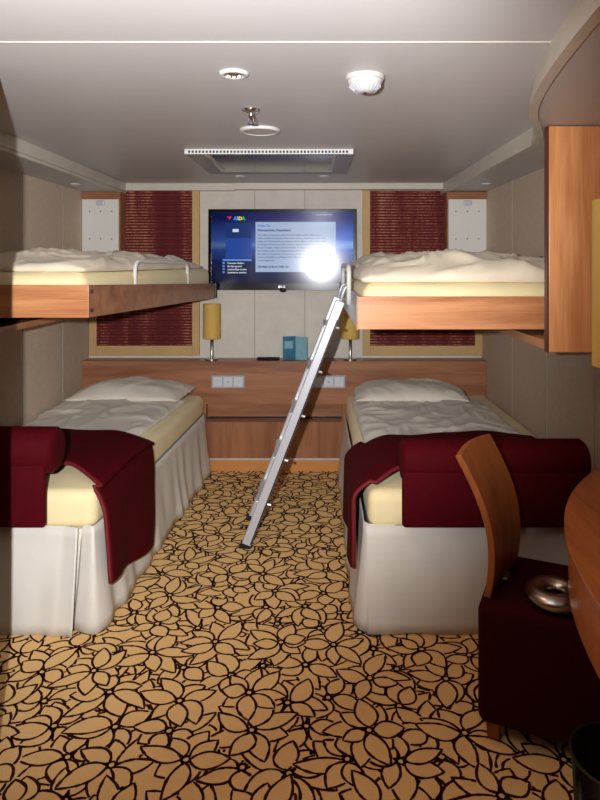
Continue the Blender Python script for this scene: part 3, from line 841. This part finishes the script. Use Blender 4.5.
# ============================================================ CEILING FITTINGS
def bigvent():
    t = thing('ceiling_vent', (-.24, 3.7, ZC-.03), 'wide rectangular ceiling air outlet with slotted near edge and grey panel', 'vent')
    x0, x1, y0, y1, z0 = -.68, .20, 3.30, 4.08, ZC-.022
    fr = obj('slot_strip', B(x0, x1, y0, y0+.032, z0-.006, ZC-.001), M['white'], t, bevel=.002)
    bm = bmesh.new(); n = 46
    for k in range(n):
        x = x0+.02+k*(x1-x0-.04)/n; box(bm, x, x+.008, y0+.008, y0+.022, z0-.0075, z0-.005)
        box(bm, x, x+.010, y0-.0015, y0+.002, z0+.000, z0+.012)
    s = obj('slots', bm, M['vent'], fr); s['kind'] = 'stuff'
    bm = bmesh.new()
    hexa(bm, [(x0+.0, y0+.032, z0), (x0+.09, y0+.032, z0+.006), (x0+.09, y1-.06, z0+.006), (x0, y1, z0), (x0, y0+.032, ZC-.001), (x0+.09, y0+.032, ZC-.001), (x0+.09, y1-.06, ZC-.001), (x0, y1, ZC-.001)])
    hexa(bm, [(x1-.09, y0+.032, z0+.006), (x1, y0+.032, z0), (x1, y1, z0), (x1-.09, y1-.06, z0+.006), (x1-.09, y0+.032, ZC-.001), (x1, y0+.032, ZC-.001), (x1, y1, ZC-.001), (x1-.09, y1-.06, ZC-.001)])
    hexa(bm, [(x0+.09, y1-.06, z0+.006), (x1-.09, y1-.06, z0+.006), (x1, y1, z0), (x0, y1, z0), (x0+.09, y1-.06, ZC-.001), (x1-.09, y1-.06, ZC-.001), (x1, y1, ZC-.001), (x0, y1, ZC-.001)])
    obj('border', bm, plain('vent_border_grey', (150, 146, 142), .4), t)
    for xa in (-.575, .095): obj('divider_bar', B(xa, xa+.016, 3.36, 3.93, z0-.002, z0+.003), M['ceiltrim'], t)
    obj('grey_panel', B(x0+.09, x1-.09, y0+.032, y1-.06, z0+.002, ZC-.001), M['glasspan'], t)
bigvent()
# round light with glass lens
def P(px, py, z=ZC): Y = 634*(z-1.57)/(262-py); return ((px-315)*Y/634, Y)
x, y = P(234, 73)
t = thing('ceiling_spotlight', (x, y, ZC-.012), 'small round recessed ceiling spotlight with clear lens and white rim', 'ceiling light')
obj('rim', lathe(bmesh.new(), [(.030, -.010), (.044, -.006), (.048, 0), (.030, 0)], (x, y, ZC-.001), 36, True), M['white'], t, smooth=True)
obj('lens', lathe(bmesh.new(), [(0, -.012), (.014, -.011), (.026, -.005), (.030, 0), (0, 0)], (x, y, ZC-.001), 36), M['chrome'], t, smooth=True)
bm = bmesh.new()
for k in (-1, 0, 1): lathe(bm, [(0, -.016), (.006, -.014), (.007, -.008), (0, -.008)], (x+k*.016, y, ZC-.001), 12)
obj('bulb', bm, M['white'], t, smooth=True)
# ceiling speaker disc
x, y = P(260, 129.5, ZC)
t = thing('ceiling_speaker', (x, y, ZC-.03), 'flat round pale speaker disc on the ceiling behind the sprinkler', 'speaker')
obj('rim', lathe(bmesh.new(), [(.068, -.014), (.086, -.012), (.091, -.006), (.091, 0), (.066, 0), (.066, -.010)], (x, y, ZC-.001), 40, True), M['white'], t, smooth=True)
obj('grille', lathe(bmesh.new(), [(0, -.011), (.068, -.011), (.068, -.002), (0, -.002)], (x, y, ZC-.001), 40), M['ceiltrim'], t)
# sprinkler
x, y = P(251, 109)
t = thing('sprinkler', (x, y, ZC-.05), 'chrome fire sprinkler head hanging from the ceiling', 'sprinkler')
obj('flange', lathe(bmesh.new(), [(0, -.014), (.016, -.014), (.034, -.006), (.036, 0), (0, 0)], (x, y, ZC-.001), 30), M['chrome'], t, smooth=True)
obj('nozzle', lathe(bmesh.new(), [(.009, -.014), (.009, -.03), (.005, -.034), (.005, -.042), (0, -.042)], (x, y, ZC-.001), 16), M['chrome'], t, smooth=True)
bm = bmesh.new()
for s in (-1, 1): tube(bm, [(x+s*.008, y, ZC-.03), (x+s*.011, y, ZC-.042), (x+s*.002, y, ZC-.056)], .0022, 8)
obj('frame_arm', bm, M['chrome'], t, smooth=True)
obj('deflector', lathe(bmesh.new(), [(0, -.056), (.014, -.056), (.014, -.058), (0, -.058)], (x, y, ZC-.001), 20), M['chrome'], t)
# smoke detector
x, y = P(365, 76)
t = thing('smoke_detector', (x, y, ZC-.05), 'round white smoke detector with vented dome on the ceiling', 'smoke detector')
obj('mounting_plate', lathe(bmesh.new(), [(0, -.014), (.058, -.014), (.062, -.010), (.062, 0), (0, 0)], (x, y, ZC-.001), 40), M['detector'], t)
obj('dome', lathe(bmesh.new(), [(0, -.052), (.022, -.052), (.030, -.048), (.050, -.030), (.056, -.018), (.056, -.014), (0, -.014)], (x, y, ZC-.001), 40), M['detector'], t, smooth=True)
bm = bmesh.new()
for k in range(24):
    a = 2*PI*k/24; d = Vector((math.cos(a), math.sin(a), 0)); s = Vector((-d.y, d.x, 0))*.0018; c0 = Vector((x, y, ZC-.001))
    p = [c0+d*.034+Vector((0, 0, -.046)), c0+d*.0505+Vector((0, 0, -.0305))]
    hexa(bm, [p[0]-s, p[0]+s, p[1]+s, p[1]-s, p[0]-s+Vector((0, 0, -.003)), p[0]+s+Vector((0, 0, -.003)), p[1]+s+Vector((0, 0, -.003)), p[1]-s+Vector((0, 0, -.003))])
v_ = obj('vent_ribs', bm, M['switchf'], t)
obj('indicator', lathe(bmesh.new(), [(0, -.056), (.006, -.054), (.006, -.05), (0, -.05)], (x, y, ZC-.001), 12), M['darkmetal'], t)
# small button spots
def button(x, y, z, label, grp='small round ceiling spots', r=.034):
    t = thing('ceiling_downlight', (x, y, z), label, 'ceiling light', grp)
    obj('rim', lathe(bmesh.new(), [(r*.62, -.006), (r, -.004), (r*1.03, 0), (r*.62, 0)], (x, y, z-.001), 28, True), M['white'], t, smooth=True)
    obj('lens', lathe(bmesh.new(), [(0, -.008), (r*.6, -.004), (r*.6, 0), (0, 0)], (x, y, z-.001), 24), M['alu'], t, smooth=True)
    return t
x, y = P(324, 176); b1 = button(x, y, ZC, 'small round ceiling downlight between the air outlet and television')
x, y = P(240, 176); dup(b1, (x, y, ZC), 'small round ceiling downlight behind the left half of the air outlet')
x, y = P(77, 190, ZS); dup(b1, (-1.58, 4.18, ZS), 'small round downlight in the lowered ceiling above the left bunk')
dup(b1, (1.12, 4.15, ZS), 'small round downlight in the lowered ceiling above the right bunk')
